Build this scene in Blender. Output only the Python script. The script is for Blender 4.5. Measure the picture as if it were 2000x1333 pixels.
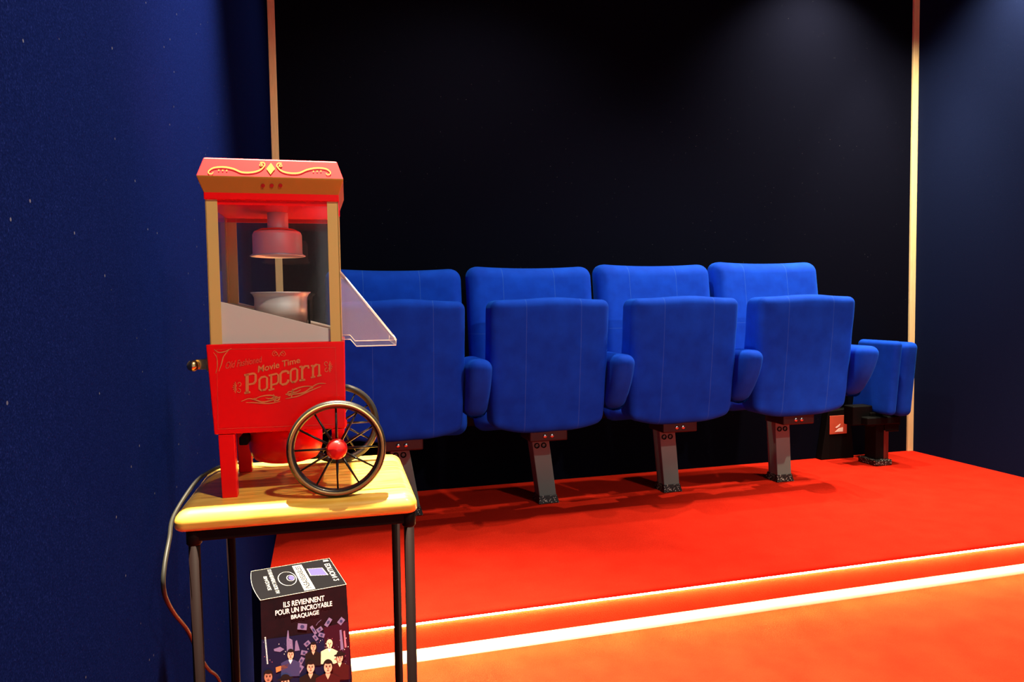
import bpy, bmesh, math, random
from mathutils import Vector, Matrix
random.seed(7)
C = bpy.context.scene.collection
PI = math.pi
for o in list(bpy.data.objects): bpy.data.objects.remove(o)

# ---------------------------------------------------------------- camera
cam_d = bpy.data.cameras.new('camera'); cam = bpy.data.objects.new('camera', cam_d); C.objects.link(cam)
cam_d.sensor_fit = 'HORIZONTAL'; cam_d.sensor_width = 36; cam_d.lens = 1383.08 / 2000 * 36
cam_d.clip_start = .01
cR, cU, cF = Vector((.964783, -.26266, -.014246)), Vector((.027181, .045676, .998586)), Vector((.261638, .963807, -.051207))
m = Matrix.Identity(4)
for i in range(3): m[i][0], m[i][1], m[i][2] = cR[i], cU[i], -cF[i]
m.translation = Vector((0, 0, .97892)); cam.matrix_world = m
sc = bpy.context.scene; sc.camera = cam
sc.view_settings.view_transform = 'Standard'; sc.view_settings.look = 'None'; sc.view_settings.gamma = 1
sc.view_settings.use_curve_mapping = False; sc.view_settings.exposure = 0.0

# ---------------------------------------------------------------- world and lamps
w = bpy.data.worlds.new('world'); sc.world = w; w.use_nodes = True
w.node_tree.nodes['Background'].inputs[0].default_value = (.95, .95, 1, 1); w.node_tree.nodes['Background'].inputs[1].default_value = .52
WARM = (1, .84, .6)
def spot(name, loc, aim, power, angle, blend=.5, size=.03, col=WARM):
    d = bpy.data.lights.new(name, 'SPOT'); d.energy = power; d.spot_size = math.radians(angle); d.spot_blend = blend
    d.shadow_soft_size = size; d.color = col
    o = bpy.data.objects.new(name, d); C.objects.link(o); o.location = loc
    o.rotation_euler = (Vector(aim) - Vector(loc)).to_track_quat('-Z', 'Y').to_euler()
    return o
CEIL = 2.85; LZ = CEIL - .03
spot('downlight_right', (2.93, 2.98, LZ), (2.75, 2.93, 0), 170, 50, .7)
spot('downlight_right_front', (2.98, 2.42, LZ), (2.96, 2.42, 0), 300, 128, .9)
spot('downlight_seats_mid', (1.45, 2.52, LZ), (1.45, 2.5, 0), 75, 84, .9)
spot('downlight_seats_left', (.75, 2.48, LZ), (.65, 2.45, 0), 75, 125, .7)
spot('downlight_cart', (.02, .93, LZ), (.03, .93, 0), 2300, 66, .8, .02)
spot('downlight_step_left', (.95, .95, LZ), (.95, 1.35, 0), 45, 62, .6)
spot('downlight_step_right', (2.6, 1.0, LZ), (2.6, 1.4, 0), 800, 70, .8)
spot('rear_fill', (.80, -.35, LZ), (.0, .95, .9), 190, 40, .7, .05)  # unseen fill lamp added behind the camera to brighten the cart front

spot('front_fill', (1.9, -.9, LZ), (1.0, 2.6, .5), 210, 50, .9, .06, (1, .93, .82))  # added fill with no known fixture, lifts the seat fronts and legs
spot('downlight_wall_left', (.30, 1.10, LZ), (-.178, 1.15, 1.72), 420, 34, 1., .03, (1, .95, .9))
spot('downlight_back_wall', (2.50, 2.86, LZ), (2.55, 3.24, 1.0), 230, 110, 1.)

# ---------------------------------------------------------------- room numbers
XL, XR, YB, YF, RS = -.178, 3.2126, 3.2413, 1.926, .1225

# ---------------------------------------------------------------- materials
def mat(name, col, rough=.6, metal=0., spec=.5, sheen=0., coat=0., emit=None, es=1., trans=0., ior=1.45, alpha=1.):
    M = bpy.data.materials.new(name); M.use_nodes = True; b = M.node_tree.nodes['Principled BSDF']
    b.inputs['Base Color'].default_value = (*col, 1); b.inputs['Roughness'].default_value = rough; b.inputs['Metallic'].default_value = metal
    b.inputs['Specular IOR Level'].default_value = spec
    if sheen:
        b.inputs['Sheen Weight'].default_value = sheen; b.inputs['Sheen Roughness'].default_value = .4
        b.inputs['Sheen Tint'].default_value = (*col, 1)
    if coat: b.inputs['Coat Weight'].default_value = coat; b.inputs['Coat Roughness'].default_value = .08
    if emit: b.inputs['Emission Color'].default_value = (*emit, 1); b.inputs['Emission Strength'].default_value = es
    b.inputs['IOR'].default_value = ior; b.inputs['Transmission Weight'].default_value = trans; b.inputs['Alpha'].default_value = alpha
    return M
def nd(M, t, **kw):
    n = M.node_tree.nodes.new(t)
    for k, v in kw.items(): setattr(n, k, v)
    return n
def lk(M, a, b): M.node_tree.links.new(a, b)
def bsdf(M): return M.node_tree.nodes['Principled BSDF']
def noise(M, scale, detail=2, coord='Object', stretch=None):
    tc = nd(M, 'ShaderNodeTexCoord'); n = nd(M, 'ShaderNodeTexNoise'); n.inputs['Scale'].default_value = scale; n.inputs['Detail'].default_value = detail
    src = tc.outputs[coord]
    if stretch:
        mp = nd(M, 'ShaderNodeMapping'); mp.inputs['Scale'].default_value = stretch; lk(M, src, mp.inputs[0]); src = mp.outputs[0]
    lk(M, src, n.inputs['Vector']); return n
def ramp(M, src, stops):
    r = nd(M, 'ShaderNodeValToRGB'); e = r.color_ramp.elements
    while len(e) < len(stops): e.new(.5)
    for i, (p, c) in enumerate(stops):
        e[i].position = p; e[i].color = (*c, 1) if len(c) == 3 else c
    lk(M, src, r.inputs[0]); return r
def bump(M, src, strength, dist=.001):
    b = nd(M, 'ShaderNodeBump'); b.inputs['Strength'].default_value = strength; b.inputs['Distance'].default_value = dist
    lk(M, src, b.inputs['Height']); lk(M, b.outputs[0], bsdf(M).inputs['Normal']); return b
def carpet(name, c0, c1):
    M = mat(name, c0, .95, spec=.05, sheen=.25)
    n = noise(M, 9, 6); r = ramp(M, n.outputs[0], [(.3, c0), (.75, c1)])
    n2 = noise(M, 420, 3); mx = nd(M, 'ShaderNodeMix', data_type='RGBA', blend_type='MULTIPLY'); mx.inputs[0].default_value = .45
    r2 = ramp(M, n2.outputs[0], [(.3, (.45, .45, .45)), (.65, (1, 1, 1))])
    lk(M, r.outputs[0], mx.inputs[6]); lk(M, r2.outputs[0], mx.inputs[7]); lk(M, mx.outputs[2], bsdf(M).inputs['Base Color'])
    bump(M, n2.outputs[0], .5, .004); return M
def wall_fabric(name, c, speck=.5, wspec=.2):
    M = mat(name, c, 1., spec=0.)
    n = noise(M, 700, 2); hi = tuple(min(1, x * 2.2 + .002) for x in c)
    r = ramp(M, n.outputs[0], [(.35, tuple(x * .8 for x in c)), (.62, tuple(x * 1.25 for x in c)), (.76, hi)])
    tc = nd(M, 'ShaderNodeTexCoord'); v = nd(M, 'ShaderNodeTexVoronoi'); v.inputs['Scale'].default_value = 34
    lk(M, tc.outputs['Object'], v.inputs['Vector'])
    r2 = ramp(M, v.outputs['Distance'], [(.0, (1, 1, 1)), (.035, (1, 1, 1)), (.05, (0, 0, 0))])
    mx = nd(M, 'ShaderNodeMix', data_type='RGBA'); lk(M, r.outputs[0], mx.inputs[6]); mx.inputs[7].default_value = (.16, .17, .22, 1)
    mul = nd(M, 'ShaderNodeMath', operation='MULTIPLY'); lk(M, r2.outputs[0], mul.inputs[0]); mul.inputs[1].default_value = speck
    lk(M, mul.outputs[0], mx.inputs[0]); lk(M, mx.outputs[2], bsdf(M).inputs['Base Color'])
    bump(M, n.outputs[0], .12, .0006); return M
def seat_fabric(name, seams, hz=None):
    c = (.006, .055, .50)
    M = mat(name, c, .85, spec=.15, sheen=.35); bsdf(M).inputs['Sheen Tint'].default_value = (.02, .25, 1, 1)
    n = noise(M, 14, 5); r = ramp(M, n.outputs[0], [(.3, (.0015, .048, .54)), (.7, (.003, .072, .70))])
    tc = nd(M, 'ShaderNodeTexCoord'); sp = nd(M, 'ShaderNodeSeparateXYZ'); lk(M, tc.outputs['Object'], sp.inputs[0]); last = None
    for ax, pos, hw in [('X', s, .0011) for s in seams] + ([('Z', hz, .001)] if hz else []):
        a = nd(M, 'ShaderNodeMath', operation='SUBTRACT'); lk(M, sp.outputs[ax], a.inputs[0]); a.inputs[1].default_value = pos
        b = nd(M, 'ShaderNodeMath', operation='ABSOLUTE'); lk(M, a.outputs[0], b.inputs[0])
        g = nd(M, 'ShaderNodeMath', operation='LESS_THAN'); lk(M, b.outputs[0], g.inputs[0]); g.inputs[1].default_value = hw
        if last is None: last = g
        else:
            mm = nd(M, 'ShaderNodeMath', operation='MAXIMUM'); lk(M, last.outputs[0], mm.inputs[0]); lk(M, g.outputs[0], mm.inputs[1]); last = mm
    if last is not None:
        s = nd(M, 'ShaderNodeMath', operation='MULTIPLY'); lk(M, last.outputs[0], s.inputs[0]); s.inputs[1].default_value = .32
        mx = nd(M, 'ShaderNodeMix', data_type='RGBA'); lk(M, s.outputs[0], mx.inputs[0]); lk(M, r.outputs[0], mx.inputs[6]); mx.inputs[7].default_value = (.07, .22, .72, 1)
        lk(M, mx.outputs[2], bsdf(M).inputs['Base Color'])
    else: lk(M, r.outputs[0], bsdf(M).inputs['Base Color'])
    n2 = noise(M, 500, 2); bump(M, n2.outputs[0], .25, .001)
    return M
def wood(name, c0, c1, rough=.4, axis=(1, 9, 9), sc_=14, coat=0.):
    M = mat(name, c0, rough, coat=coat); n = noise(M, sc_, 5, stretch=axis); r = ramp(M, n.outputs[0], [(.35, c0), (.65, c1)])
    lk(M, r.outputs[0], bsdf(M).inputs['Base Color']); return M

m_carpet = carpet('red_carpet', (.55, .015, .005), (.62, .020, .007))
m_carpet_low = carpet('red_carpet_low', (.50, .021, .006), (.58, .034, .010))
m_back = wall_fabric('black_navy_fabric', (.0028, .0033, .0078), .3)
m_left = wall_fabric('navy_fabric', (.0020, .0046, .036), .35)
m_right = wall_fabric('navy_fabric_right', (.0055, .0095, .034), .15)
m_ceil = mat('dark_ceiling', (.01, .01, .014), .9)
m_strip = wood('pale_wood_strip', (.84, .64, .30), (.92, .74, .38), .5, (9, 9, .6), 30)
m_base = mat('cream_step_strip', (.92, .84, .55), .45)
m_led = mat('step_led', (.9, .8, .5), .5, emit=(1, .68, .25), es=480)
m_pan = seat_fabric('seat_blue', [-.104, .122]); m_bk = seat_fabric('back_blue', [-.113, .119], .86); m_arm = seat_fabric('arm_blue', [])
m_leg = mat('grey_painted_steel', (.14, .23, .21), .6); m_black = mat('black_steel', (.004, .004, .004), .6, spec=.08)
m_bracket = mat('dark_red_bracket', (.016, .004, .004), .5); m_screw = mat('screw_metal', (.5, .48, .45), .3, 1.)
m_foot = mat('speckled_black_foot', (.01, .01, .01), .5)
_n = noise(m_foot, 190, 1); _r = ramp(m_foot, _n.outputs[0], [(.60, (.006, .006, .006)), (.68, (.5, .48, .42))]); lk(m_foot, _r.outputs[0], bsdf(m_foot).inputs['Base Color'])
m_red = mat('gloss_red', (.85, .003, .003), .32, spec=.3, coat=.08); m_red_roof = mat('satin_red_roof', (.52, .010, .014), .45, spec=.3)
m_gold = mat('gold_paint', (.70, .48, .15), .45, .15); m_gold_band = mat('gold_band', (.55, .24, .03), .4, .3)
m_gold_print = mat('gold_print', (.72, .20, .06), .4); m_gold_print_roof = mat('gold_print_roof', (.55, .23, .04), .5, spec=.2)
m_faint_print = mat('faint_gold_print', (.72, .07, .03), .4); m_dotred = mat('red_dot', (.45, .01, .01), .4)
m_alu = mat('aluminium', (.86, .83, .82), .38, .30); m_alu_plate = mat('brushed_plate', (.66, .62, .57), .5)
m_plast = mat('gloss_black', (.012, .011, .010), .32, coat=.15); m_rimgold = mat('rim_gold', (.34, .20, .07), .4, .2)
m_hub = mat('hub_red', (.75, .012, .01), .3, coat=.3)
m_brass = mat('brass', (.75, .5, .2), .25, 1.)
m_cord = mat('black_cord', (.016, .015, .012), .5, spec=.25)
m_ramp = mat('dull_ramp', (.22, .14, .10), .5, .4)
def clear(name, tint=(.9, .9, 1), f=.09):
    M = bpy.data.materials.new(name); M.use_nodes = True; t = M.node_tree; t.nodes.clear()
    o = t.nodes.new('ShaderNodeOutputMaterial'); a = t.nodes.new('ShaderNodeBsdfTransparent'); g = t.nodes.new('ShaderNodeBsdfGlossy'); g.inputs['Roughness'].default_value = .06
    df = t.nodes.new('ShaderNodeBsdfDiffuse'); df.inputs[0].default_value = (*tint, 1)
    mx = t.nodes.new('ShaderNodeMixShader'); m2 = t.nodes.new('ShaderNodeMixShader'); lw = t.nodes.new('ShaderNodeLayerWeight'); lw.inputs[0].default_value = .5; pw = t.nodes.new('ShaderNodeMath'); pw.operation = 'POWER'; pw.inputs[1].default_value = 4; t.links.new(lw.outputs['Facing'], pw.inputs[0]); fr = t.nodes.new('ShaderNodeMath'); fr.operation = 'MULTIPLY_ADD'; fr.inputs[1].default_value = .5; fr.inputs[2].default_value = .025; t.links.new(pw.outputs[0], fr.inputs[0])
    m2.inputs[0].default_value = f
    t.links.new(a.outputs[0], m2.inputs[1]); t.links.new(df.outputs[0], m2.inputs[2])
    t.links.new(fr.outputs[0], mx.inputs[0]); t.links.new(m2.outputs[0], mx.inputs[1]); t.links.new(g.outputs[0], mx.inputs[2]); t.links.new(mx.outputs[0], o.inputs[0])
    return M
m_glass = clear('window_acrylic', (.5, .45, .4), .012); m_acryl = clear('shield_acrylic', (.75, .68, .8), .10); m_acryl_edge = clear('shield_edge', (1, .85, .75), .5)

# table top wood: warm varnish with an inlaid grooved field
m_top = wood('varnished_pine', (.70, .36, .045), (.88, .54, .10), .32, (1.2, 10, 10), 16, .25)
def grooves(M):
    tc = nd(M, 'ShaderNodeTexCoord'); sp = nd(M, 'ShaderNodeSeparateXYZ'); lk(M, tc.outputs['Object'], sp.inputs[0])
    def lines(ax, period, hw, off=0.):
        a = nd(M, 'ShaderNodeMath', operation='ADD'); lk(M, sp.outputs[ax], a.inputs[0]); a.inputs[1].default_value = off
        b = nd(M, 'ShaderNodeMath', operation='PINGPONG'); lk(M, a.outputs[0], b.inputs[0]); b.inputs[1].default_value = period / 2
        g = nd(M, 'ShaderNodeMath', operation='LESS_THAN'); lk(M, b.outputs[0], g.inputs[0]); g.inputs[1].default_value = hw; return g
    def inside(ax, lo, hi):
        a = nd(M, 'ShaderNodeMath', operation='GREATER_THAN'); lk(M, sp.outputs[ax], a.inputs[0]); a.inputs[1].default_value = lo
        b = nd(M, 'ShaderNodeMath', operation='LESS_THAN'); lk(M, sp.outputs[ax], b.inputs[0]); b.inputs[1].default_value = hi
        c = nd(M, 'ShaderNodeMath', operation='MULTIPLY'); lk(M, a.outputs[0], c.inputs[0]); lk(M, b.outputs[0], c.inputs[1]); return c
    def mul(a, b):
        c = nd(M, 'ShaderNodeMath', operation='MULTIPLY'); lk(M, a.outputs[0], c.inputs[0]); lk(M, b.outputs[0], c.inputs[1]); return c
    g = mul(mul(lines('Y', .0165, .0009), inside('X', .02, .205)), inside('Y', .045, .195))
    g2 = mul(mul(inside('X', .2235, .2255), inside('Y', .033, .205)), inside('Z', .0, .1))
    g3 = nd(M, 'ShaderNodeMath', operation='MAXIMUM'); lk(M, g.outputs[0], g3.inputs[0]); lk(M, g2.outputs[0], g3.inputs[1])
    b = bsdf(M); old = b.inputs['Base Color'].links[0].from_socket
    s = nd(M, 'ShaderNodeMath', operation='MULTIPLY'); lk(M, g3.outputs[0], s.inputs[0]); s.inputs[1].default_value = .7
    mx = nd(M, 'ShaderNodeMix', data_type='RGBA'); lk(M, s.outputs[0], mx.inputs[0]); lk(M, old, mx.inputs[6]); mx.inputs[7].default_value = (.30, .13, .02, 1)
    lk(M, mx.outputs[2], b.inputs['Base Color'])
grooves(m_top)

# ---------------------------------------------------------------- mesh helpers
def box(bm, lo, hi, mi=0, M=None):
    vs = [bm.verts.new((x, y, z)) for x in (lo[0], hi[0]) for y in (lo[1], hi[1]) for z in (lo[2], hi[2])]
    if M:
        for v in vs: v.co = M @ v.co
    for q in ((0, 1, 3, 2), (4, 6, 7, 5), (0, 4, 5, 1), (2, 3, 7, 6), (0, 2, 6, 4), (1, 5, 7, 3)):
        f = bm.faces.new([vs[i] for i in q]); f.material_index = mi
def tube(bm, pts, r, seg=10, mi=0, caps=True, rads=None):
    pts = [Vector(p) for p in pts]; rings = []; up = None
    for i, p in enumerate(pts):
        t = (pts[min(i + 1, len(pts) - 1)] - pts[max(i - 1, 0)]).normalized()
        if up is None: up = Vector((0, 0, 1)) if abs(t.z) < .9 else Vector((1, 0, 0))
        a = t.cross(up).normalized(); b = a.cross(t).normalized(); up = b
        rr = rads[i] if rads else r
        rings.append([bm.verts.new(p + a * rr * math.cos(2 * PI * k / seg) + b * rr * math.sin(2 * PI * k / seg)) for k in range(seg)])
    for A, B in zip(rings, rings[1:]):
        for k in range(seg):
            f = bm.faces.new((A[k], A[(k + 1) % seg], B[(k + 1) % seg], B[k])); f.material_index = mi; f.smooth = True
    if caps:
        bm.faces.new(rings[0][::-1]).material_index = mi; bm.faces.new(rings[-1]).material_index = mi
def lathe(bm, prof, c=(0, 0, 0), axis='Z', seg=40, mi=0, close=False):
    c = Vector(c); rings = []
    for r, h in prof:
        ring = []
        for k in range(seg):
            a = 2 * PI * k / seg; x, y = r * math.cos(a), r * math.sin(a)
            ring.append(bm.verts.new(c + (Vector((x, y, h)) if axis == 'Z' else Vector((x, h, y)) if axis == 'Y' else Vector((h, x, y)))))
        rings.append(ring)
    pr = list(zip(rings, rings[1:])) + ([(rings[-1], rings[0])] if close else [])
    for A, B in pr:
        for k in range(seg):
            f = bm.faces.new((A[k], A[(k + 1) % seg], B[(k + 1) % seg], B[k])); f.material_index = mi; f.smooth = True
    if not close:
        for ring, (r, h) in ((rings[0], prof[0]), (rings[-1], prof[-1])):
            if r > 1e-5: bm.faces.new(ring).material_index = mi
def prism(bm, pts, d, mi=0):
    """closed outline pts (3-D) pushed along vector d"""
    d = Vector(d); a = [bm.verts.new(Vector(p)) for p in pts]; b = [bm.verts.new(Vector(p) + d) for p in pts]
    bm.faces.new(a).material_index = mi; bm.faces.new(b[::-1]).material_index = mi
    for i in range(len(a)):
        j = (i + 1) % len(a); bm.faces.new((a[j], a[i], b[i], b[j])).material_index = mi
def pillow(bm, c, size, r, n=14, k=5, fn=None, mi=0):
    """box with rounded edges, dense enough to be bent by fn(v, unit)"""
    h = [s / 2 for s in size]; rr = [min(r, x * .999) for x in h]
    def params(i):
        a = h[i] - rr[i]; L = [-h[i] + rr[i] * (1 - math.cos(PI / 2 * j / k)) for j in range(k)]
        L += [-a + 2 * a * j / n for j in range(n + 1)]; L += [-x for x in L[:k][::-1]]; return L
    P = [params(i) for i in range(3)]; tmp = bmesh.new()
    for ax in range(3):
        u, v = [i for i in range(3) if i != ax]
        for sgn in (-1, 1):
            grid = []
            for a in P[u]:
                row = []
                for b in P[v]:
                    q = [0, 0, 0]; q[ax] = sgn * h[ax]; q[u] = a; q[v] = b
                    inner = [max(-(h[i] - rr[i]), min(h[i] - rr[i], q[i])) for i in range(3)]
                    dv = Vector([(q[i] - inner[i]) / rr[i] for i in range(3)])
                    if dv.length > 1e-9: dv.normalize()
                    co = Vector([inner[i] + dv[i] * rr[i] for i in range(3)])
                    row.append(tmp.verts.new(co))
                grid.append(row)
            for i in range(len(grid) - 1):
                for j in range(len(grid[0]) - 1):
                    q = (grid[i][j], grid[i + 1][j], grid[i + 1][j + 1], grid[i][j + 1]); tmp.faces.new(q)
    bmesh.ops.remove_doubles(tmp, verts=tmp.verts, dist=1e-5)
    bmesh.ops.recalc_face_normals(tmp, faces=tmp.faces)
    mp = {}
    for v in tmp.verts:
        co = v.co.copy(); un = Vector([co[i] / h[i] for i in range(3)])
        if fn: co = fn(co, un)
        mp[v] = bm.verts.new(co + Vector(c))
    for f in tmp.faces:
        try: g = bm.faces.new([mp[v] for v in f.verts]); g.smooth = True; g.material_index = mi
        except ValueError: pass
    tmp.free()
def obj(name, bm, mats, parent=None, recalc=True, loc=None, bev=0., smooth=None):
    if recalc: bmesh.ops.recalc_face_normals(bm, faces=bm.faces)
    me = bpy.data.meshes.new(name); bm.to_mesh(me); bm.free()
    for q in (mats if isinstance(mats, (list, tuple)) else [mats]): me.materials.append(q)
    o = bpy.data.objects.new(name, me); C.objects.link(o); o.parent = parent
    if loc: o.location = loc
    if bev:
        b = o.modifiers.new('bevel', 'BEVEL'); b.width = bev; b.segments = 3; b.limit_method = 'ANGLE'; b.angle_limit = math.radians(35)
    return o
def thing(name, label, cat, loc=(0, 0, 0), rotz=0, group=None):
    o = bpy.data.objects.new(name, None); C.objects.link(o); o.location = loc; o.rotation_euler = (0, 0, rotz)
    o.empty_display_size = .05; o['label'] = label; o['category'] = cat
    if group: o['group'] = group
    return o
def struct(name, bm, mats, **k):
    o = obj(name, bm, mats, **k); o['kind'] = 'structure'; return o
def simple(name, mats, parent, fn, **k):
    bm = bmesh.new(); fn(bm); return obj(name, bm, mats, parent, **k)

# ---------------------------------------------------------------- setting
Y0 = -1.6
b = bmesh.new(); box(b, (XL - .1, Y0, -.1), (XR + .1, YB + .1, 0)); struct('floor', b, m_carpet_low)
b = bmesh.new(); box(b, (XL - .1, Y0, 0), (XL, YB + .1, CEIL)); struct('wall_left', b, m_left)
b = bmesh.new(); box(b, (XR, Y0, 0), (XR + .1, YB + .1, CEIL)); struct('wall_right', b, m_right)
b = bmesh.new(); box(b, (XL, YB, 0), (XR, YB + .1, CEIL)); struct('wall_back', b, m_back)
b = bmesh.new(); box(b, (XL - .1, Y0, CEIL), (XR + .1, YB + .1, CEIL + .1)); struct('ceiling', b, m_ceil)
# raised platform with a soft carpeted nosing
b = bmesh.new(); prof = [(YB, 0), (YF, 0), (YF, RS - .018), (YF - .012, RS - .0165)]
prof += [(YF + .001 - .014 * math.cos(t) , RS - .010 + .010 * math.sin(t)) for t in [0, .35, .7, 1.05, 1.3, 1.57]]
prof += [(YF + .02, RS - .0005), (YF + .035, RS), (YB, RS)]
prism(b, [(XL, y, z) for y, z in prof], (XR - XL, 0, 0)); struct('floor_platform', b, m_carpet)
# wooden corner strips
b = bmesh.new(); box(b, (XL, YB - .012, RS), (XL + .030, YB, CEIL)); struct('trim_1', b, m_strip, bev=.002)
b = bmesh.new(); box(b, (XR - .036, YB - .014, RS), (XR + .0, YB, CEIL)); struct('trim_2', b, m_strip, bev=.002)
# pale strip along the foot of the step
b = bmesh.new(); prism(b, [(XL, YF, 0), (XL, YF, .026)] + [(XL, YF - .020 * math.sin(t), .026 * math.cos(t)) for t in [PI / 2 * k / 8 for k in range(1, 9)]], (XR - XL, 0, 0)); struct('trim_3', b, m_base)
# light line tucked under the nosing
b = bmesh.new(); tube(b, [(XL + .001, YF - .0072, RS - .0205), (XR - .001, YF - .0072, RS - .0215)], .0028, 10); struct('trim_4', b, m_led)

# ---------------------------------------------------------------- cinema seats
SP = .5885
def pan_fn(co, u):
    co = co.copy()
    co.z -= .030 * (1 - abs(u.x) ** 2.2) * max(0, -u.z) ** 2            # hanging lower edge
    co.z += .012 * (1 - abs(u.x) ** 2) * max(0, u.z) ** 3
    if u.y < 0: co.y -= .009 * (1 - u.x ** 2) * (1 - u.z ** 2)
    co.x *= 1 - .04 * max(0, -u.z)
    co.y += (1 - u.z) * .5 * .055
    co.y += .0022 * math.sin(u.z * 9 + u.x * 5) * max(0, abs(u.x) - .4) + .0015 * math.sin(u.x * 14 - u.z * 6) * max(0, -u.z)
    co.z += .002 * math.sin(u.x * 6 + 1)
    return co
def back_fn(co, u):
    co = co.copy()
    co.y += .05 * u.z + (.022 * u.x ** 2 if u.y < 0 else 0) * -1 + .0
    co.z += -.010 * (1 - u.x ** 2) * max(0, u.z)
    return co
def arm_fn(co, u):
    co = co.copy(); t = (1 - u.z) / 2
    if u.y < 0: co.y += .125 * t ** 1.8
    co.x *= 1 - .05 * t
    return co
def add_arm(par, x):
    bm = bmesh.new(); pillow(bm, (x, 2.700, .655), (.096, .25, .238), .040, 8, 6, arm_fn)
    return obj('armrest', bm, m_arm, par)
def make_seat():
    t = thing('cinema_seat', '', 'cinema seat', (0, 0, 0), 0, 'row of four blue cinema seats')
    bm = bmesh.new(); pillow(bm, (.002, 2.685, .742), (.490, .125, .500), .030, 20, 6, pan_fn); obj('seat_pad', bm, m_pan, t)
    bm = bmesh.new(); pillow(bm, (.017, 2.965, .80), (.560, .11, .70), .05, 16, 6, back_fn); obj('backrest', bm, m_bk, t)
    add_arm(t, SP / 2)
    # hinge bracket below the pad
    bm = bmesh.new(); box(bm, (-.075, 2.70, .425), (.085, 2.84, .475)); br = obj('hinge_bracket', bm, m_bracket, t, bev=.006)
    for sx in (-.012, .018):
        bm = bmesh.new(); lathe(bm, [(0, -.003), (.006, -.003), (.009, 0), (.009, .003)], (sx, 2.699, .447), 'Y', 16); obj('screw', bm, m_screw, br)
    bm = bmesh.new(); box(bm, (-SP / 2 + .004, 2.90, .47), (SP / 2 - .004, 2.96, .52)); obj('support_beam', bm, m_black, t, bev=.004)
    # raked leg
    def leg(bm):
        tp, bt = (.002, 2.815, .432), (.054, 2.868, RS + .02); hw = .038
        for dx0, dx1, dy in ((-hw, hw, 0),):
            v = [(tp[0] + dx0, tp[1], tp[2]), (tp[0] + dx1, tp[1], tp[2]), (bt[0] + dx1, bt[1], bt[2]), (bt[0] + dx0, bt[1], bt[2])]
            prism(bm, v, (0, .07, 0))
    bm = bmesh.new(); leg(bm); L = obj('leg', bm, m_leg, t, bev=.003)
    for sx in (-.009, .021):
        bm = bmesh.new(); lathe(bm, [(.0075, 0), (.0075, -.0025), (.0115, -.0025), (.0115, .001)], (sx, 2.8215, .385), 'Y', 24, close=True); obj('ring_bolt', bm, m_black, L)
    bm = bmesh.new()
    v0 = [(.054 - .047, 2.857), (.054 + .047, 2.857), (.054 + .047, 2.955), (.054 - .047, 2.955)]
    v1 = [(.052 - .039, 2.864), (.052 + .040, 2.864), (.052 + .040, 2.944), (.052 - .039, 2.944)]
    A = [bm.verts.new((x, y, RS)) for x, y in v0]; B = [bm.verts.new((x, y, RS + .036)) for x, y in v1]
    bm.faces.new(A); bm.faces.new(B)
    for i in range(4): bm.faces.new((A[i], A[(i + 1) % 4], B[(i + 1) % 4], B[i]))
    obj('foot', bm, m_foot, t, bev=.003)
    return t
def copy_tree(o, parent=None):
    c = o.copy(); C.objects.link(c); c.parent = parent
    for ch in list(o.children): copy_tree(ch, c)
    return c
seat_labels = ['blue cinema seat at the left end of the row, half hidden behind the popcorn cart',
               'blue tip-up cinema seat second from the popcorn cart, standing on a grey leg',
               'blue tip-up cinema seat third from the popcorn cart, on a darker grey leg',
               'blue tip-up cinema seat at right end of its row, beside the low jump seat']
s0 = make_seat(); seats = [s0] + [copy_tree(s0) for _ in range(3)]
for i, s in enumerate(seats):
    s.location = (.2885 + SP * i, 0, 0); s['label'] = seat_labels[i]
    for ch in s.children:
        if ch.name.startswith('backrest'): ch.location.z = (-.012, -.002, .008, .020)[i]
add_arm(s0, -SP / 2 + .0)

# low jump seat turned sideways at the right end
J = thing('jump_seat', 'low blue folding jump seat seen edge-on at the right end of the platform', 'folding seat', (2.775, 3.05, RS))
def jp(z0):
    def f(co, u):
        co = co.copy(); co.x -= .010 * (1 - u.z) * .5; co.y += (1 - u.z) * .5 * .03; return co
    return f
bm = bmesh.new(); pillow(bm, (.010, -.030, .458), (.048, .27, .378), .022, 12, 6, jp(0)); sp = obj('seat_pad', bm, m_arm, J)
bm = bmesh.new(); tube(bm, [(-.048, -.15 + .012 * math.cos(a), .62 + .012 * math.sin(a)) for a in (PI, PI * .75, PI / 2)] , .002, 6); bm.free()
bm = bmesh.new(); pillow(bm, (.102, -.018, .448), (.084, .27, .380), .030, 12, 6, jp(0)); obj('backrest', bm, m_arm, J)
bm = bmesh.new(); box(bm, (-.10, -.075, .215), (.10, .02, .255)); box(bm, (-.15, -.03, .21), (-.03, .04, .31)); box(bm, (.03, -.05, .17), (.12, .03, .25)); box(bm, (-.05, -.04, .20), (.14, .03, .275)); obj('hinge_mechanism', bm, m_black, J, bev=.006)
bm = bmesh.new(); box(bm, (-.02, -.045, .03), (.03, .035, .22)); obj('leg', bm, m_black, J, bev=.004)
bm = bmesh.new(); box(bm, (.0255, -.049, .03), (.0545, .030, .18)); obj('leg_plate', bm, mat('rust_red_plate', (.10, .012, .008), .5), J, bev=.002)
bm = bmesh.new(); box(bm, (-.04, -.07, 0), (.06, .06, .03)); obj('foot', bm, m_foot, J, bev=.006)
# its left armrest
bm = bmesh.new(); pillow(bm, (0, 0, 0), (.10, .25, .245), .05, 8, 6, arm_fn)

bm.free()

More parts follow.
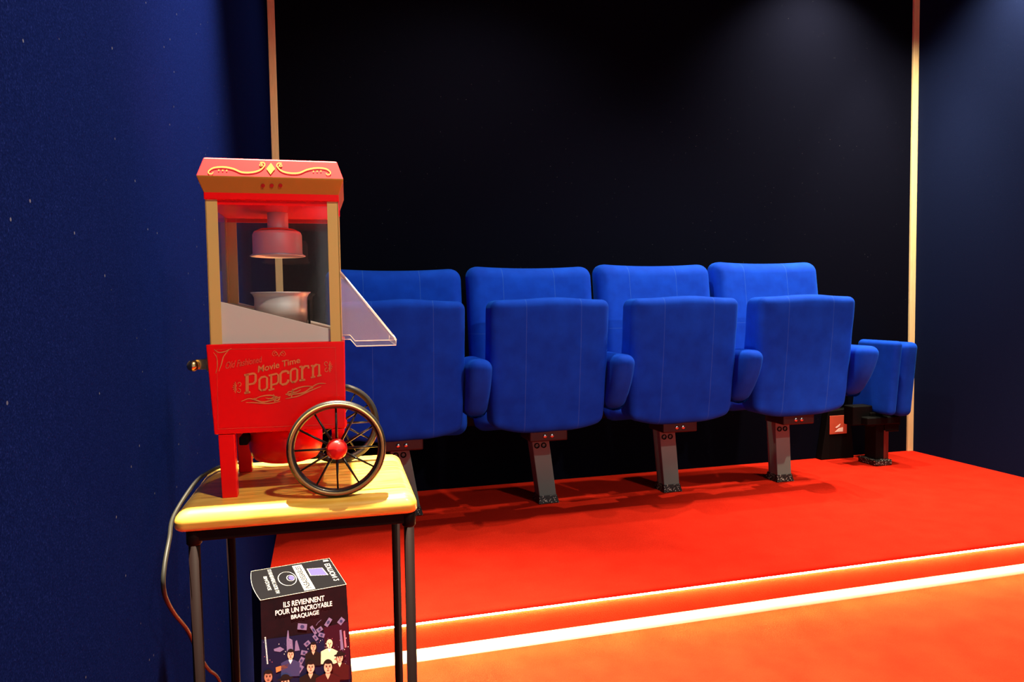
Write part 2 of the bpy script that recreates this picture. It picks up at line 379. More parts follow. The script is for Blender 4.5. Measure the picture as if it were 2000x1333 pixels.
# black stand with a reddish plate at the back wall
K = thing('junction_stand', 'black tapered stand with a shiny reddish plate against the back wall', 'stand', (2.68, 3.216, RS))
def kst(bm):
    o = [(-.105, 0), (-.062, .262), (.075, .270), (.105, 0)]
    prism(bm, [(x, -.022, z) for x, z in o], (0, .046, 0))
bm = bmesh.new(); kst(bm); obj('housing', bm, m_black, K, bev=.004)
m_cop = mat('reddish_copper', (.75, .16, .08), .35, .3)
bm = bmesh.new(); box(bm, (-.055, -.025, .136), (.055, -.0215, .236)); pl = obj('plate', bm, m_cop, K, bev=.002)
bm = bmesh.new(); prism(bm, [(-.022, -.0262, .148), (.028, -.0262, .148), (.028, -.0262, .170), (.002, -.0262, .166)], (0, .002, 0)); prism(bm, [(-.020, -.0262, .172), (.012, -.0262, .190), (.006, -.0262, .177), (-.012, -.0262, .168)], (0, .002, 0)); obj('painted_glint', bm, mat('glint_white', (.95, .88, .8), .4), K)  # white reflections on the plate, shaped as flat pale pieces

# ---------------------------------------------------------------- side table
TZ = .77
T = thing('side_table', 'small side table with varnished pine top and thin black metal legs beside the navy wall', 'table', (-.1527, .788, 0), -.0246)
TW, TD = .2535, .236
def top_fn(co, u): return co
def tabletop(bm):
    # rounded plan, bullnosed edge
    N = 8; rc = .012; h = .0222; ring_defs = []
    for j in range(9):
        a = PI / 2 * j / 8
        ring_defs.append((.013 * (1 - math.sin(a)) if False else .0, 0))
    prof = [(.002, 0), (0, .003), (0, .008)] + [(.0165 * (1 - math.cos(t)), .008 + .0142 * math.sin(t)) for t in [PI / 2 * j / 8 for j in range(1, 9)]]
    rings = []
    for ins, z in prof:
        pts = []; r = max(.001, rc - ins * .4)
        for cx, cy, a0 in ((TW - ins - r, TD - ins - r, 0), (ins + r, TD - ins - r, PI / 2), (ins + r, ins + r, PI), (TW - ins - r, ins + r, 1.5 * PI)):
            for k in range(N + 1):
                a = a0 + PI / 2 * k / N; pts.append(bm.verts.new((cx + r * math.cos(a), cy + r * math.sin(a), TZ - h + z)))
        rings.append(pts)
    for A, B in zip(rings, rings[1:]):
        for k in range(len(A)):
            f = bm.faces.new((A[k], A[(k + 1) % len(A)], B[(k + 1) % len(A)], B[k])); f.smooth = True
    bm.faces.new(rings[0]); bm.faces.new(rings[-1])
simple('tabletop', m_top, T, tabletop)
m_tleg = mat('black_red_metal', (.007, .003, .003), .6, spec=.08)
LX0, LX1, LY0, LY1 = .0185, TW - .0095, .012, TD - .018
def frame(bm):
    for y in (LY0, LY1): box(bm, (LX0, y - .005, TZ - .0352), (LX1, y + .005, TZ - .0232))
    for x in (LX0, LX1): box(bm, (x - .005, LY0, TZ - .0352), (x + .005, LY1, TZ - .0232))
simple('frame', m_tleg, T, frame, bev=.0015)
for x, y, sx in ((LX0, LY0, 1), (LX1, LY0, 1), (LX0 + .006, LY1, 1), (LX1 - .0, LY1, 1)):
    bm = bmesh.new(); tube(bm, [(x, y, TZ - .0225), (x, y, .004)], .0058, 14); L = obj('leg', bm, m_tleg, T)
    bm = bmesh.new(); lathe(bm, [(.0078, 0), (.0078, .012), (.0060, .016)], (x, y, 0), seg=16); obj('rubber_tip', bm, m_black, L)
    bm = bmesh.new(); lathe(bm, [(.0062, -.016), (.0078, -.014), (.0078, 0), (.006, .001)], (x, y, TZ - .0236), seg=16); obj('collar', bm, m_tleg, L)

# ---------------------------------------------------------------- flat print helper
class Print:
    """ink laid on a surface: fn(u, v, lift) gives the point; one mesh, several inks"""
    def __init__(s, fn): s.fn = fn; s.bm = bmesh.new(); s.mats = []
    def mi(s, M):
        if M not in s.mats: s.mats.append(M)
        return s.mats.index(M)
    def poly(s, pts, M, lift=0):
        f = s.bm.faces.new([s.bm.verts.new(s.fn(u, v, lift)) for u, v in pts]); f.material_index = s.mi(M)
    def rib(s, pts, wd, M, lift=0, taper=False, close=False):
        pts = [Vector(p) for p in pts]; n = len(pts); L = []
        for i, p in enumerate(pts):
            if close: t = pts[(i + 1) % n] - pts[i - 1]
            else: t = pts[min(i + 1, n - 1)] - pts[max(i - 1, 0)]
            t.normalize(); q = Vector((-t.y, t.x)) * wd / 2
            if taper: q *= .35 + .65 * math.sin(PI * (i + .3) / (n - .4))
            L.append((s.bm.verts.new(s.fn(*(p + q), lift)), s.bm.verts.new(s.fn(*(p - q), lift))))
        for i in range(n if close else n - 1):
            A, B = L[i], L[(i + 1) % n]; f = s.bm.faces.new((A[0], B[0], B[1], A[1])); f.material_index = s.mi(M)
    def ell(s, c, rx, ry, M, lift=0, rot=0, a0=0, a1=2 * PI, n=22):
        full = a1 - a0 > 2 * PI - .01; K = n if full else n + 1; pts = []
        for k in range(K):
            a = a0 + (a1 - a0) * k / n; x, y = rx * math.cos(a), ry * math.sin(a)
            pts.append((c[0] + x * math.cos(rot) - y * math.sin(rot), c[1] + x * math.sin(rot) + y * math.cos(rot)))
        s.poly(pts, M, lift)
    def text(s, body, quad, M, lift=0, shear=0.):
        """quad: lower-left, lower-right, upper-right, upper-left"""
        cu = bpy.data.curves.new('t', 'FONT'); cu.body = body; cu.shear = shear; cu.offset = .018; ob = bpy.data.objects.new('t', cu); C.objects.link(ob)
        bpy.context.view_layer.update(); dg = bpy.context.evaluated_depsgraph_get(); me = bpy.data.meshes.new_from_object(ob.evaluated_get(dg))
        xs = [v.co.x for v in me.vertices]; ys = [v.co.y for v in me.vertices]; x0, x1, y0, y1 = min(xs), max(xs), min(ys), max(ys)
        q = [Vector(p) for p in quad]; vs = []
        for v in me.vertices:
            a = (v.co.x - x0) / (x1 - x0); b_ = (v.co.y - y0) / (y1 - y0)
            p = (q[0] * (1 - a) + q[1] * a) * (1 - b_) + (q[3] * (1 - a) + q[2] * a) * b_
            vs.append(s.bm.verts.new(s.fn(p.x, p.y, lift)))
        k = s.mi(M)
        for pg in me.polygons:
            try: s.bm.faces.new([vs[i] for i in pg.vertices]).material_index = k
            except ValueError: pass
        bpy.data.objects.remove(ob); bpy.data.curves.remove(cu); bpy.data.meshes.remove(me)
    def done(s, name, parent): return obj(name, s.bm, s.mats, parent, recalc=False)
def curl(cx, cy, r0, r1, a0, turns, n=16, sy=1.):
    return [(cx + (r0 + (r1 - r0) * k / n) * math.cos(a0 + 2 * PI * turns * k / n), cy + sy * (r0 + (r1 - r0) * k / n) * math.sin(a0 + 2 * PI * turns * k / n)) for k in range(n + 1)]
def spline(P, n=8):
    out = []; P = [Vector(p) for p in P]
    for i in range(len(P) - 1):
        p0, p1, p2, p3 = P[max(i - 1, 0)], P[i], P[i + 1], P[min(i + 2, len(P) - 1)]
        for k in range(n):
            t = k / n; out.append(.5 * ((2 * p1) + (p2 - p0) * t + (2 * p0 - 5 * p1 + 4 * p2 - p3) * t * t + (3 * p1 - p0 - 3 * p2 + p3) * t ** 3))
    out.append(P[-1]); return [tuple(p) for p in out]

# ---------------------------------------------------------------- popcorn cart
G = thing('popcorn_cart', 'red tabletop popcorn cart with gold posts and spoked wheels on the pine table', 'popcorn machine', (-.100, .828, TZ), -.037)
BD = .138                                                   # body depth
def loft(bm, levels, mi=None):
    rings = [[bm.verts.new(p) for p in ((x0, y0, z), (x1, y0, z), (x1, y1, z), (x0, y1, z))] for x0, x1, y0, y1, z in levels]
    for n, (A, B) in enumerate(zip(rings, rings[1:])):
        for k in range(4):
            f = bm.faces.new((A[k], A[(k + 1) % 4], B[(k + 1) % 4], B[k])); f.material_index = mi[n] if mi else 0
    bm.faces.new(rings[0][::-1]); bm.faces.new(rings[-1]).material_index = mi[-1] if mi else 0
bm = bmesh.new(); loft(bm, [(-.0145, .1255, 0, BD, .0712), (-.0197, .1268, -.001, BD + .001, .1702)]); body = obj('body', bm, m_red, G, bev=.0012)
# printed face of the body
PXc, PZc = (-.22719488, .00054261, -.00001696), (.56625053, -.00002224, -.00057278)
def face_map(u, v, lift):
    x = PXc[0] + PXc[1] * u + PXc[2] * v; z = PZc[0] + PZc[1] * u + PZc[2] * v
    y = -.001 * (z - .0712) / .099
    return Vector((x, y - .00035 - lift * .0001, z))
P = Print(face_map); g = m_gold_print
P.rib([(424, 684.5), (655, 677.5), (660, 830), (426, 837)], .9, m_faint_print, close=True)
for sx in (1,):
    P.rib(spline([(418, 690), (424, 700), (425, 716), (422, 730)]), 1.5, g, taper=True); P.rib(spline([(419, 684), (428, 690), (440, 688), (452, 682)]), 2.0, g, taper=True)
    P.rib(spline([(446, 686), (437, 698), (433, 712), (428, 726)]), 2.0, g, taper=True)
# POPCORN in slab letters: cell (x0,x1) with baseline and top rising to the right
def letter(ch, x0, x1, yb0, yb1, yt0, yt1, wd):
    def q(a, b_): return (x0 + (x1 - x0) * a, (yb0 + (yb1 - yb0) * a) * (1 - b_) + (yt0 + (yt1 - yt0) * a) * b_)
    R = lambda pts, k=1., l=1: P.rib([q(*p) for p in pts], wd * k, g, l)
    if ch == 'P': R([(.24, 0), (.24, 1)], 1.5); R([(.0, .03), (.5, .03)], 1.); R([(0, .96), (.8, .96)], 1.); R([(.8, .96), (.95, .86), (.95, .55), (.8, .44)], 1.1, 2); R([(.3, .44), (.85, .44)], .9, 2)
    if ch == 'o': R([(.3, .02), (.7, .02), (.93, .15), (.93, .85), (.7, .98), (.3, .98), (.07, .85), (.07, .15), (.3, .02), (.5, .02)], 1.)
    if ch == 'p': R([(.25, 0), (.25, 1)], 1.); R([(0, .02), (.55, .02)], .9); R([(0, .97), (.78, .97), (.94, .86), (.94, .42), (.78, .32), (.3, .32)], .9, 2)
    if ch == 'c': R([(.95, .72), (.93, .9), (.7, .98), (.3, .98), (.07, .85), (.07, .15), (.3, .02), (.72, .02), (.95, .16), (.95, .3)], 1.1)
    if ch == 'r': R([(.3, 0), (.3, 1)], 1.1); R([(0, .02), (.62, .02)], .9); R([(0, .97), (.3, .97)], .9); R([(.34, .8), (.6, .95), (.95, .92), (.97, .74)], 1., 2)
    if ch == 'n': R([(.2, 0), (.2, 1)], 1.); R([(0, .02), (.42, .02)], .8); R([(0, .97), (.2, .97)], .8); R([(.22, .82), (.5, .97), (.78, .9), (.80, .05)], 1., 2); R([(.6, .02), (1, .02)], .8)
for a in (('P', 476, 499, 769, 765, 732, 727), ('o', 504, 521, 764, 761, 738, 734), ('p', 523, 543, 763, 758, 733, 728), ('c', 545, 562, 753, 749, 727, 723),
          ('o', 565, 580, 748, 745, 722, 718), ('r', 583, 602, 744, 741, 716, 712), ('n', 606, 627, 738, 733, 714, 708)): letter(*a, 4.0)
P.text('Movie Time', [(502, 728.5), (585, 708.5), (584, 697), (503, 715)], g, 1)
P.text('Old Fashioned', [(440, 722), (512, 708), (510, 696), (441, 708)], m_faint_print, 1, .3)
# scroll above, sunbursts and swash below
for sg in (-1, 1):
    P.rib(curl(543 + sg * 7, 691, 4.5, 1, PI / 2, sg * .9, sy=.8), .8, g, 1); P.rib(spline([(543, 697), (543 + sg * 4, 689), (543 + sg * 9, 686), (543 + sg * 13, 692), (543 + sg * 9, 696)]), .8, g, 1)
for cx, cy, sg in ((462, 757, -1), (641, 716, 1)):
    P.rib(curl(cx + sg * -1 + 3 * -sg, cy - 7, 5, 1.5, PI / 2, sg * .8), 1.1, g, 1); P.rib(curl(cx + 3 * -sg, cy + 7, 5, 1.5, -PI / 2, -sg * .8), 1.1, g, 1)
    for k in range(7):
        a = (k - 3) * .33; P.rib([(cx + sg * 1.5 * math.cos(a), cy + 3 * math.sin(a)), (cx + sg * (8.5 - abs(k - 3) * .8) * math.cos(a), cy + 13 * math.sin(a))], 1.1, g, 1)
def swash(x0, x1, y0, y1, sg):
    f = lambda a, h: (x0 + (x1 - x0) * a, y0 + (y1 - y0) * a + h)
    P.rib(spline([f(0, 0), f(.2, -4), f(.4, 1), f(.55, 5), f(.8, 3), f(1, -1)]), 2.6, g, 1, True)
    P.rib(spline([f(.12, 3), f(.35, 5), f(.7, 9), f(1, 7)]), 2.2, g, 1, True)
    P.rib(spline([f(.3, -1), f(.5, -6), f(.7, -7), f(.85, -4), f(.75, 0), f(.62, -2)]), 2.6, g, 1, True)
    P.rib(curl(*f(.9, 0), 6, 1.5, 0, sg * 1.1), 2.0, g, 1); P.rib([f(.82, -8), f(.86, 9)], 2.2, g, 1); P.rib(curl(*f(.35, -1), 3.5, 1, PI, sg * .8), 1.1, g, 1)
    P.rib([f(.74, 1), f(1., -2)], 1.3, g, 1)
swash(470, 546, 784, 777, 1); swash(636, 556, 749, 772, -1)
P.done('lettering', body)

# legs: two tall at the left, two short axle brackets at the right
for y0, y1 in ((.0005, .0135), (BD - .0135, BD - .0005)):
    bm = bmesh.new(); lo = [(-.0108, .0062, y0, y1, .0705), (-.0088, .0072, y0, y1, 0)]; loft(bm, lo[::-1]); obj('leg', bm, m_red, G, bev=.001)
for y0, y1 in ((.0005, .010), (BD - .010, BD - .0005)):
    bm = bmesh.new(); loft(bm, [(.1105, .1215, y0, y1, .044), (.110, .1245, y0, y1, .0705)]); obj('axle_bracket', bm, m_red, G, bev=.001)
bm = bmesh.new(); tube(bm, [(.1158, -.029, .0525), (.1158, BD + .018, .0525)], .003, 12); obj('axle', bm, m_plast, G)
bm = bmesh.new(); box(bm, (.0062, .03, .052), (.016, BD - .03, .062)); obj('cord_clip', bm, m_black, G, bev=.002)
bm = bmesh.new(); lathe(bm, [(0, .0245), (.028, .0252), (.036, .028), (.0405, .034), (.0425, .042), (.0432, .0708)], (.0545, .072, 0), seg=48); obj('motor_housing', bm, m_red, G)
# wheels
def wheel(yc, sg):
    bm = bmesh.new(); R = .0533; lathe(bm, [(R - .0065, -.0045), (R - .002, -.005), (R, -.003), (R, .003), (R - .002, .005), (R - .0065, .0045), (R - .0085, .002), (R - .0085, -.002)], (.1158, yc, .0533), 'Y', 64, close=True)
    W = obj('wheel', bm, m_plast, G)
    bm = bmesh.new(); ys = yc - .0056 * sg; lathe(bm, [(R - .0055, ys - yc), (R - .0022, ys - yc), (R - .0022, 0), (R - .0055, 0)], (.1158, yc, .0533), 'Y', 64, close=True); obj('gold_rim_stripe', bm, m_rimgold, W)
    for k in range(12):
        a = 2 * PI * k / 12; u = Vector((math.cos(a), 0, math.sin(a))); c = Vector((.1158, yc, .0533))
        bm = bmesh.new(); tube(bm, [c + u * .006, c + u * (R - .007)], .0011, 8, rads=[.0016, .0010]); obj('spoke', bm, m_plast, W)
    bm = bmesh.new(); q = -sg
    lathe(bm, [(0, q * .0125), (.004, q * .0122), (.0075, q * .0108), (.0100, q * .0085), (.0112, q * .006), (.0114, q * .002), (.0105, -q * .004), (.004, -q * .005)], (.1158, yc, .0533), 'Y', 32); obj('hub_cap', bm, m_hub, W)
wheel(-.026, 1); wheel(BD + .010, -1)
# posts (angle section) and panes
PZ0, PZ1 = .1702, .3285
for x, y, sx, sy in ((-.0155, .001, 1, 1), (.1240, .001, -1, 1), (-.0155, BD - .001, 1, -1), (.1240, BD - .001, -1, -1)):
    bm = bmesh.new(); w_ = .0122
    box(bm, (min(x, x + sx * w_), min(y, y + sy * .0012), PZ0), (max(x, x + sx * w_), max(y, y + sy * .0012), PZ1))
    box(bm, (min(x, x + sx * .0012), min(y, y + sy * w_), PZ0), (max(x, x + sx * .0012), max(y, y + sy * w_), PZ1)); obj('post', bm, m_gold, G)
for n, lo, hi in (('front', (-.0035, .0026, PZ0), (.1115, .0040, PZ1)), ('rear', (-.0035, BD - .0040, PZ0), (.1115, BD - .0026, PZ1)), ('side', (-.0140, .012, PZ0), (-.0128, BD - .012, PZ1))):
    bm = bmesh.new(); box(bm, lo, hi); obj('window_pane', bm, m_glass, G)
# slanted metal tray with raised side plates
def plate(bm, y): prism(bm, [(-.0040, y, PZ0), (.1118, y, PZ0), (.1118, y, .1842), (-.0040, y, .2168)], (0, .0012, 0))
bm = bmesh.new(); plate(bm, .0044); obj('front_tray_plate', bm, m_alu_plate, G, bev=.0004)
bm = bmesh.new(); plate(bm, BD - .0058); obj('rear_tray_plate', bm, m_alu_plate, G, bev=.0004)
bm = bmesh.new(); prism(bm, [(-.010, .0058, .2160), (.119, .0058, .1800), (.119, .0058, .1785), (-.010, .0058, .2145)], (0, BD - .0118, 0)); obj('tray_floor', bm, m_ramp, G)
# heating pot below and hood above
pc = (.0535, .072, 0)
bm = bmesh.new(); lathe(bm, [(.0305, .190), (.0305, .2100), (.0308, .2118), (.0305, .2135), (.0305, .2215), (.0325, .2255), (.0348, .2275), (.0340, .2279), (.0318, .2260), (.0292, .2215), (.0292, .192)], pc, seg=56, close=True); obj('popping_pot', bm, m_alu, G)
bm = bmesh.new(); box(bm, (.0845, .068, .182), (.0868, .078, .2185)); obj('pot_bracket', bm, m_black, G)
bm = bmesh.new(); lathe(bm, [(.0322, .2712), (.0285, .2738), (.0283, .2960), (.0270, .2992), (.0255, .3005), (.0245, .2985), (.0265, .2950), (.0268, .2745), (.0310, .2705)], (.0515, .072, 0), seg=56, close=True)
hd = obj('hood', bm, m_alu, G)
bm = bmesh.new(); lathe(bm, [(.0262, .3003), (.0200, .3030), (.0135, .3040)], (.0515, .072, 0), seg=48); obj('hood_top', bm, m_hub, hd)
bm = bmesh.new(); lathe(bm, [(.0122, .3030), (.0120, .3060), (.0118, .3300)], (.0525, .072, 0), seg=40); pp = obj('hood_pipe', bm, m_alu, hd)
# roof
x0, x1 = -.0165, .1247
def rl(e, z, yoff=0): return (x0 - e, x1 + e, -.0008 - e, BD + .0008 + e, z)
bm = bmesh.new(); loft(bm, [rl(0, .3272), rl(0, .3345), rl(.0055, .3500), rl(.0055, .3515), rl(-.0010, .3712), rl(-.004, .3722)], [0, 1, 1, 2, 2, 2]); roof = obj('roof', bm, [m_red, m_gold_band, m_red_roof], G, bev=.0008)
bm = bmesh.new()
box(bm, (x0 + .002, .0015, .3220), (x1 - .002, .0045, .3275)); box(bm, (x0 + .002, BD - .0040, .3180), (x1 - .002, BD - .0012, .3275)); box(bm, (x0 + .002, .004, .3225), (x1 - .002, BD - .004, .3275)); obj('canopy_liner', bm, m_red, G)
def roof_map(u, v, lift):
    x = -.2233663 + .0005352 * u - .0000166 * v; z = .5379379 + .0000144 * u - .0005574 * v
    if z > .3508: t = (z - .3515) / (.3712 - .3515); y = -.0063 + .0065 * t
    else: t = (.3500 - z) / (.3500 - .3345); y = -.0063 + .0055 * t
    return Vector((x, y - .0005 - lift * .0001, z))
P = Print(roof_map); g = m_gold_print_roof
for sg in (-1, 1):
    f = lambda dx, y: (527.5 + sg * dx, y + sg * .6)
    P.rib(spline([f(20, 325), f(16, 323), f(16.5, 320), f(21, 319), f(14, 319), f(12, 325), f(20, 334), f(35, 339), f(55, 339), f(72, 332), f(90, 328.5), f(108, 330), f(117, 336), f(117.5, 341), f(112, 342.5), f(109, 339)][2:]), 3.0, g, 1, True)
    P.ell(f(19, 324), 3.4, 3.0, g, 1)
    P.ell(f(19.6, 324), 1.5, 1.3, m_red_roof, 2)
    for k in range(3): P.ell(f(84 + k * 7.5, 335.5 - k * .3), 1.5, 1.3, g, 1, n=10)
P.poly([(527.5, 319), (536, 331), (527.5, 343), (519, 331)], g, 1)
for k in (-1, 0, 1): P.ell((529.5 + k * 17, 364), 4, 3.6, m_dotred, 1)
P.done('scrollwork', roof)
# push handle at the left
bm = bmesh.new(); box(bm, (-.033, .010, .1425), (-.0205, .013, .1540)); box(bm, (-.0215, .008, .1405), (-.0188, BD - .008, .1560)); box(bm, (-.033, BD - .013, .1425), (-.0205, BD - .010, .1540)); hn = obj('handle', bm, m_brass, G, bev=.0006)
bm = bmesh.new(); tube(bm, [(-.0335, .004, .1475), (-.0335, BD - .004, .1475)], .0032, 12); obj('handle_bar', bm, m_brass, hn)
for y in (.004, BD - .004):
    bm = bmesh.new(); bmesh.ops.create_uvsphere(bm, u_segments=20, v_segments=12, radius=.0062, matrix=Matrix.Translation((-.0345, y, .1475)))
    for f in bm.faces: f.smooth = True
    obj('knob', bm, m_brass, hn)
# clear serving chute at the right
SH = [(.1235, .2500), (.1815, .1755), (.1850, .1700), (.1850, .1640), (.1400, .1640), (.1335, .1720), (.1240, .1722)]
def side_sheet(bm, y): prism(bm, [(x, y, z) for x, z in SH], (0, .0016, 0))
for y in (.004, BD - .0056):
    bm = bmesh.new(); side_sheet(bm, y); ch = obj('chute_side', bm, m_acryl, G)
    bm = bmesh.new(); tube(bm, [(a[0], y + .0008, a[1]) for a in SH[2:]], .00055, 6); obj('chute_edge', bm, m_acryl_edge, ch)
bm = bmesh.new(); prism(bm, [(.1235, .004, .2500), (.1815, .004, .1755), (.1850, .004, .1700), (.1850, .004, .1640), (.1835, .004, .1640), (.1835, .004, .1695), (.1802, .004, .1745), (.1224, .004, .2488)], (0, BD - .008, 0)); ch = obj('slanted_cover', bm, m_acryl, G)
bm = bmesh.new()
for a, c_ in (((.1235, .2500), (.1815, .1755)), ((.1815, .1755), (.1850, .1700))): tube(bm, [(a[0], .0040, a[1]), (c_[0], .0040, c_[1])], .0011, 8)
obj('cover_edge', bm, m_acryl_edge, ch)
# mains cord over the table edge and down the wall
cp = [(-.060, .972, .80), (-.100, .990, .778), (-.125, .975, .776), (-.138, .945, .7755), (-.1485, .905, .772), (-.162, .850, .750), (-.159, .806, .737), (-.159, .780, .720), (-.159, .769, .703), (-.159, .778, .684), (-.159, .817, .651), (-.159, .885, .602), (-.159, .953, .54), (-.159, 1.019, .488), (-.159, 1.116, .419), (-.159, 1.20, .30), (-.159, 1.24, .12), (-.166, 1.20, .006), (-.165, 1.0, .004), (-.165, .3, .004)]
def spl3(Pn, n=6):
    out = []; Pn = [Vector(p) for p in Pn]
    for i in range(len(Pn) - 1):
        p0, p1, p2, p3 = Pn[max(i - 1, 0)], Pn[i], Pn[i + 1], Pn[min(i + 2, len(Pn) - 1)]
        for k in range(n):
            t = k / n; out.append(.5 * ((2 * p1) + (p2 - p0) * t + (2 * p0 - 5 * p1 + 4 * p2 - p3) * t * t + (3 * p1 - p0 - 3 * p2 + p3) * t ** 3))
    return out + [Pn[-1]]
bm = bmesh.new(); tube(bm, spl3(cp), .0023, 8); co_ = obj('power_cord', bm, m_cord)
co_['label'] = 'dark power cord looping over the table edge and down the navy wall'; co_['category'] = 'cord'

# ---------------------------------------------------------------- printed carton under the table
a0 = math.atan2(.029, .153)
B = thing('popcorn_carton', 'tall black printed cardboard box standing on the red floor behind the table legs', 'box', (-.117, 1.336, 0), a0)
BW, BDp, BH = .1557, .158, .45
m_card = mat('black_card', (.0045, .004, .0055), .5, spec=.25); m_card_front = mat('dark_plum_card', (.020, .004, .008), .6, spec=.12)
m_cedge = mat('worn_card_edge', (.45, .42, .34), .7)
n_ = noise(m_card_front, 14, 3); r_ = ramp(m_card_front, n_.outputs[0], [(.35, (.003, .002, .004)), (.7, (.016, .003, .006))]); lk(m_card_front, r_.outputs[0], bsdf(m_card_front).inputs['Base Color'])
bm = bmesh.new(); loft(bm, [(-.002, BW + .014, -.004, BDp, 0), (0, BW, 0, BDp, BH - .004)]); obj('box_body', bm, m_card_front, B)
bm = bmesh.new()
tp = []
for k in range(9): s_ = k / 8; tp.append((-.004 * math.sin(PI * s_), BDp * s_, BH))
pts = [(0, 0, BH)] + [(-.006 * math.sin(PI * k / 8) , BDp * k / 8, BH) for k in range(1, 8)] + [(-.0, BDp, BH), (BW, BDp, BH), (BW, 0, BH)]
prism(bm, pts, (0, 0, -.0035)); lid = obj('lid_flap', bm, m_card, B)
bm = bmesh.new(); pp_ = [(p[0], p[1], BH - .0002) for p in pts]
tube(bm, pp_ + [pp_[0]], .0005, 5); obj('worn_edge', bm, m_cedge, lid)
# ink on the front
WHT = mat('print_white', (.85, .82, .78), .5, spec=.12); SK = mat('print_skin', (.62, .36, .26), .5); SK2 = mat('print_skin_dark', (.34, .15, .10), .5); HR = mat('print_hair', (.012, .008, .008), .5, spec=.12)
NV = mat('print_night_blue', (.006, .007, .032), .5, spec=.12); PL = mat('print_plum', (.03, .004, .012), .5, spec=.12); LV = mat('print_lavender', (.16, .12, .26), .5); CR = mat('print_cream', (.72, .60, .42), .5); MR = mat('print_maroon', (.05, .007, .008), .5, spec=.12); OR = mat('print_orange', (.55, .16, .05), .5); BLp = mat('print_blue', (.02, .03, .11), .5); PK = mat('print_pink', (.45, .12, .18), .5)
def fmap(u, v, lift):
    x = .0391 + (u - 553) * .000927 - (v - 1184) * .00004; z = -.0183 - (u - 553) * .000187 - (v - 1184) * .00097
    return Vector((x, -.0006 - .004 * (-z / BH) - lift * .00012, BH + z))
P = Print(fmap)
P.text('ILS REVIENNENT', [(553.5, 1187), (633, 1173.5), (632.5, 1163), (553, 1176.5)], WHT, 6)
P.text('POUR UN INCROYABLE', [(538.5, 1202.6), (648.5, 1183.7), (648, 1174), (538, 1192.5)], WHT, 6)
P.text('BRAQUAGE', [(568.5, 1211), (622.5, 1201.6), (622, 1191.6), (568, 1201.6)], WHT, 6)
# night skyline
P.poly([(513, 1248), (560, 1243), (620, 1236), (680, 1228), (688, 1345), (514, 1365)], NV, 1)
P.poly([(632, 1226), (681, 1215), (688, 1330), (640, 1338)], PL, 2)
rnd = random.Random(3)
for k in range(60):
    u = rnd.uniform(515, 685); v = rnd.uniform(1246, 1300); P.poly([(u, v), (u + .9, v - .2), (u + 1., v + 1.6), (u + .1, v + 1.8)], rnd.choice([LV, PK, WHT, BLp]), 3)
for k in range(18): P.poly([(518.6 + k * .28, 1243 + k * 2.9), (521 + k * .28, 1242.6 + k * 2.9), (521.2 + k * .28, 1244.6 + k * 2.9), (518.8 + k * .28, 1245 + k * 2.9)], WHT, 3)
P.poly([(562, 1231), (563.5, 1231), (565, 1246), (571, 1249), (573, 1272), (561, 1274), (560, 1249)], LV, 3)
P.poly([(577, 1252), (580, 1250), (586, 1270), (576, 1271)], LV, 3); P.poly([(664, 1232), (668, 1231), (673, 1270), (667, 1271)], LV, 3); P.poly([(672, 1234), (675, 1233), (679, 1266), (675, 1267)], PK, 3)
P.poly([(536, 1266), (548, 1262), (556, 1267), (548, 1272), (537, 1270)], LV, 3)
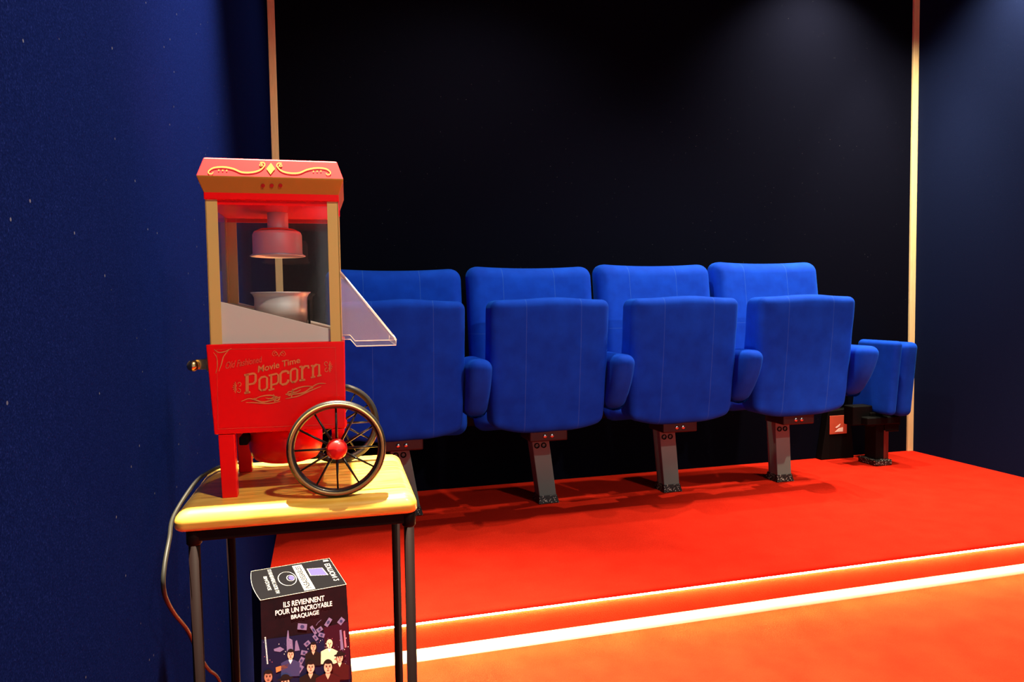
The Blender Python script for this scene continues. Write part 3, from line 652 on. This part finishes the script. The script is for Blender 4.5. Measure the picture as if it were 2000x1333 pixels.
# flying bank notes
def note(cx, cy, w2, h2, a, M=LV):
    c_, s_ = math.cos(a), math.sin(a); q = [(cx + x * c_ - y * s_, cy + x * s_ + y * c_) for x, y in ((-w2, -h2), (w2, -h2), (w2, h2), (-w2, h2))]; P.poly(q, M, 4)
    P.ell((cx, cy), w2 * .45, h2 * .6, BLp, 5, a, n=12)
for n_a in ((590, 1224, 9, 6, .1), (612, 1231, 9, 3, 1.0), (624, 1230, 6, 4, -.6), (641, 1216, 9, 4, -1.0), (628, 1241, 6, 4, .3), (667, 1214, 7, 5, -.9), (600, 1257, 6, 4, -.7), (594, 1275, 6, 4.5, .2), (589, 1290, 7, 4, -1.1), (616, 1246, 6, 3.5, .9), (586, 1306, 8, 5, -1.0)): note(*n_a)
P.rib([(617, 1222), (620, 1217), (627, 1211)], .8, LV, 4)
def bust(cx, cy, s_, skin, hair, suit, shirt=None, hat=False, long=False, bald=False, lift=5, wd=2.1):
    L = lift
    if long: P.ell((cx, cy + s_ * .25), s_ * 1.0, s_ * 1.45, hair, L)
    P.poly([(cx - s_ * wd, cy + s_ * 5), (cx - s_ * wd, cy + s_ * 1.9), (cx - s_ * .7, cy + s_ * 1.2), (cx + s_ * .7, cy + s_ * 1.2), (cx + s_ * wd, cy + s_ * 1.9), (cx + s_ * wd, cy + s_ * 5)], suit, L + 1)
    P.poly([(cx - s_ * .4, cy + s_ * .7), (cx + s_ * .4, cy + s_ * .7), (cx + s_ * .4, cy + s_ * 1.4), (cx, cy + s_ * 2.2), (cx - s_ * .4, cy + s_ * 1.4)], shirt or skin, L + 2)
    if not bald: P.ell((cx, cy - s_ * .25), s_ * .86, s_ * 1.05, hair, L + 3)
    P.ell((cx, cy + s_ * .12), s_ * .70, s_ * .98, skin, L + 4)
    if bald: P.ell((cx, cy - s_ * .1), s_ * .76, s_ * 1.0, skin, L + 3)
    if not bald and not hat: P.ell((cx, cy - s_ * .82), s_ * .70, s_ * .34, hair, L + 5)
    if hat: P.ell((cx, cy - s_ * .55), s_ * 1.35, s_ * .32, hair, L + 5, -.15); P.ell((cx, cy - s_ * .85), s_ * .75, s_ * .5, hair, L + 6)
    for sx in (-1, 1):
        P.ell((cx + sx * s_ * .28, cy - s_ * .04), s_ * .15, s_ * .08, HR, L + 6, n=8); P.poly([(cx + sx * s_ * .12, cy - s_ * .24), (cx + sx * s_ * .46, cy - s_ * .27), (cx + sx * s_ * .46, cy - s_ * .19), (cx + sx * s_ * .12, cy - s_ * .16)], HR, L + 6)
    P.poly([(cx - s_ * .07, cy), (cx + s_ * .07, cy), (cx + s_ * .13, cy + s_ * .36), (cx - s_ * .13, cy + s_ * .36)], SK2, L + 6)
    P.poly([(cx - s_ * .24, cy + s_ * .56), (cx + s_ * .24, cy + s_ * .56), (cx + s_ * .16, cy + s_ * .66), (cx - s_ * .16, cy + s_ * .66)], MR, L + 6)
bust(644, 1258, 8, CR, HR, CR, WHT, bald=True); bust(612, 1263, 7.5, SK, HR, HR, SK, long=True)
bust(568, 1277, 8.5, SK, HR, BLp, WHT); bust(665, 1285, 9, SK, HR, MR, CR, hat=True, lift=12)
P.poly([(540, 1301), (566, 1294), (562, 1303), (541, 1311)], OR, 6)
bust(607, 1302, 10.5, SK, HR, HR, SK, lift=20); bust(526, 1317, 10.5, SK2, HR, BLp, HR, lift=20); bust(641, 1302, 11.5, SK, HR, MR, SK, lift=28); bust(558, 1328, 11, SK, HR, HR, WHT, hat=True, lift=28)
P.done('printed_picture', B)
# ink on the lid: s across, t from front to back
def lmap(s_, t_, lift): return Vector((s_ * BW, t_ * BDp, BH + .0004 + lift * .0001))
P = Print(lmap); GL = mat('print_glow', (.07, .06, .20), .4); WHL = mat('lid_white', (.30, .29, .29), .5)
P.poly([(.505, .03), (.635, .03), (.62, .93), (.50, .93)], WHL, 1)
P.text('INSAISISSABLES', [(.60, .08), (.59, .88), (.53, .88), (.53, .08)], m_card, 2)
P.poly([(.66, .48), (.86, .40), (.84, .68), (.66, .74)], GL, 1); P.rib([(.66, .48), (.86, .40), (.84, .68), (.66, .74)], .012, WHL, 2, close=True)
P.rib([(.38 + .105 * math.cos(a), .52 + .24 * math.sin(a)) for a in [2 * PI * k / 32 for k in range(32)]], .010, WHL, 1, close=True)
P.rib([(.42 + .045 * math.cos(a), .52 + .10 * math.sin(a)) for a in [2 * PI * k / 24 for k in range(24)]], .010, WHL, 1, close=True); P.ell((.43, .52), .035, .08, GL, 1)
for quad, tx in (([(.235, .94), (.235, .10), (.190, .10), (.190, .94)], 'ILS REVIENNENT POUR UN'), ([(.165, .72), (.165, .24), (.115, .24), (.115, .72)], 'BRAQUAGE')):
    P.text(tx, quad, WHL, 2)
P.text('EDITION 2', [(.96, .80), (.95, .16), (.885, .16), (.89, .80)], WHL, 2)
P.poly([(.90, .89), (.97, .89), (.965, .95), (.905, .95)], WHL, 1)
P.done('lid_print', lid)
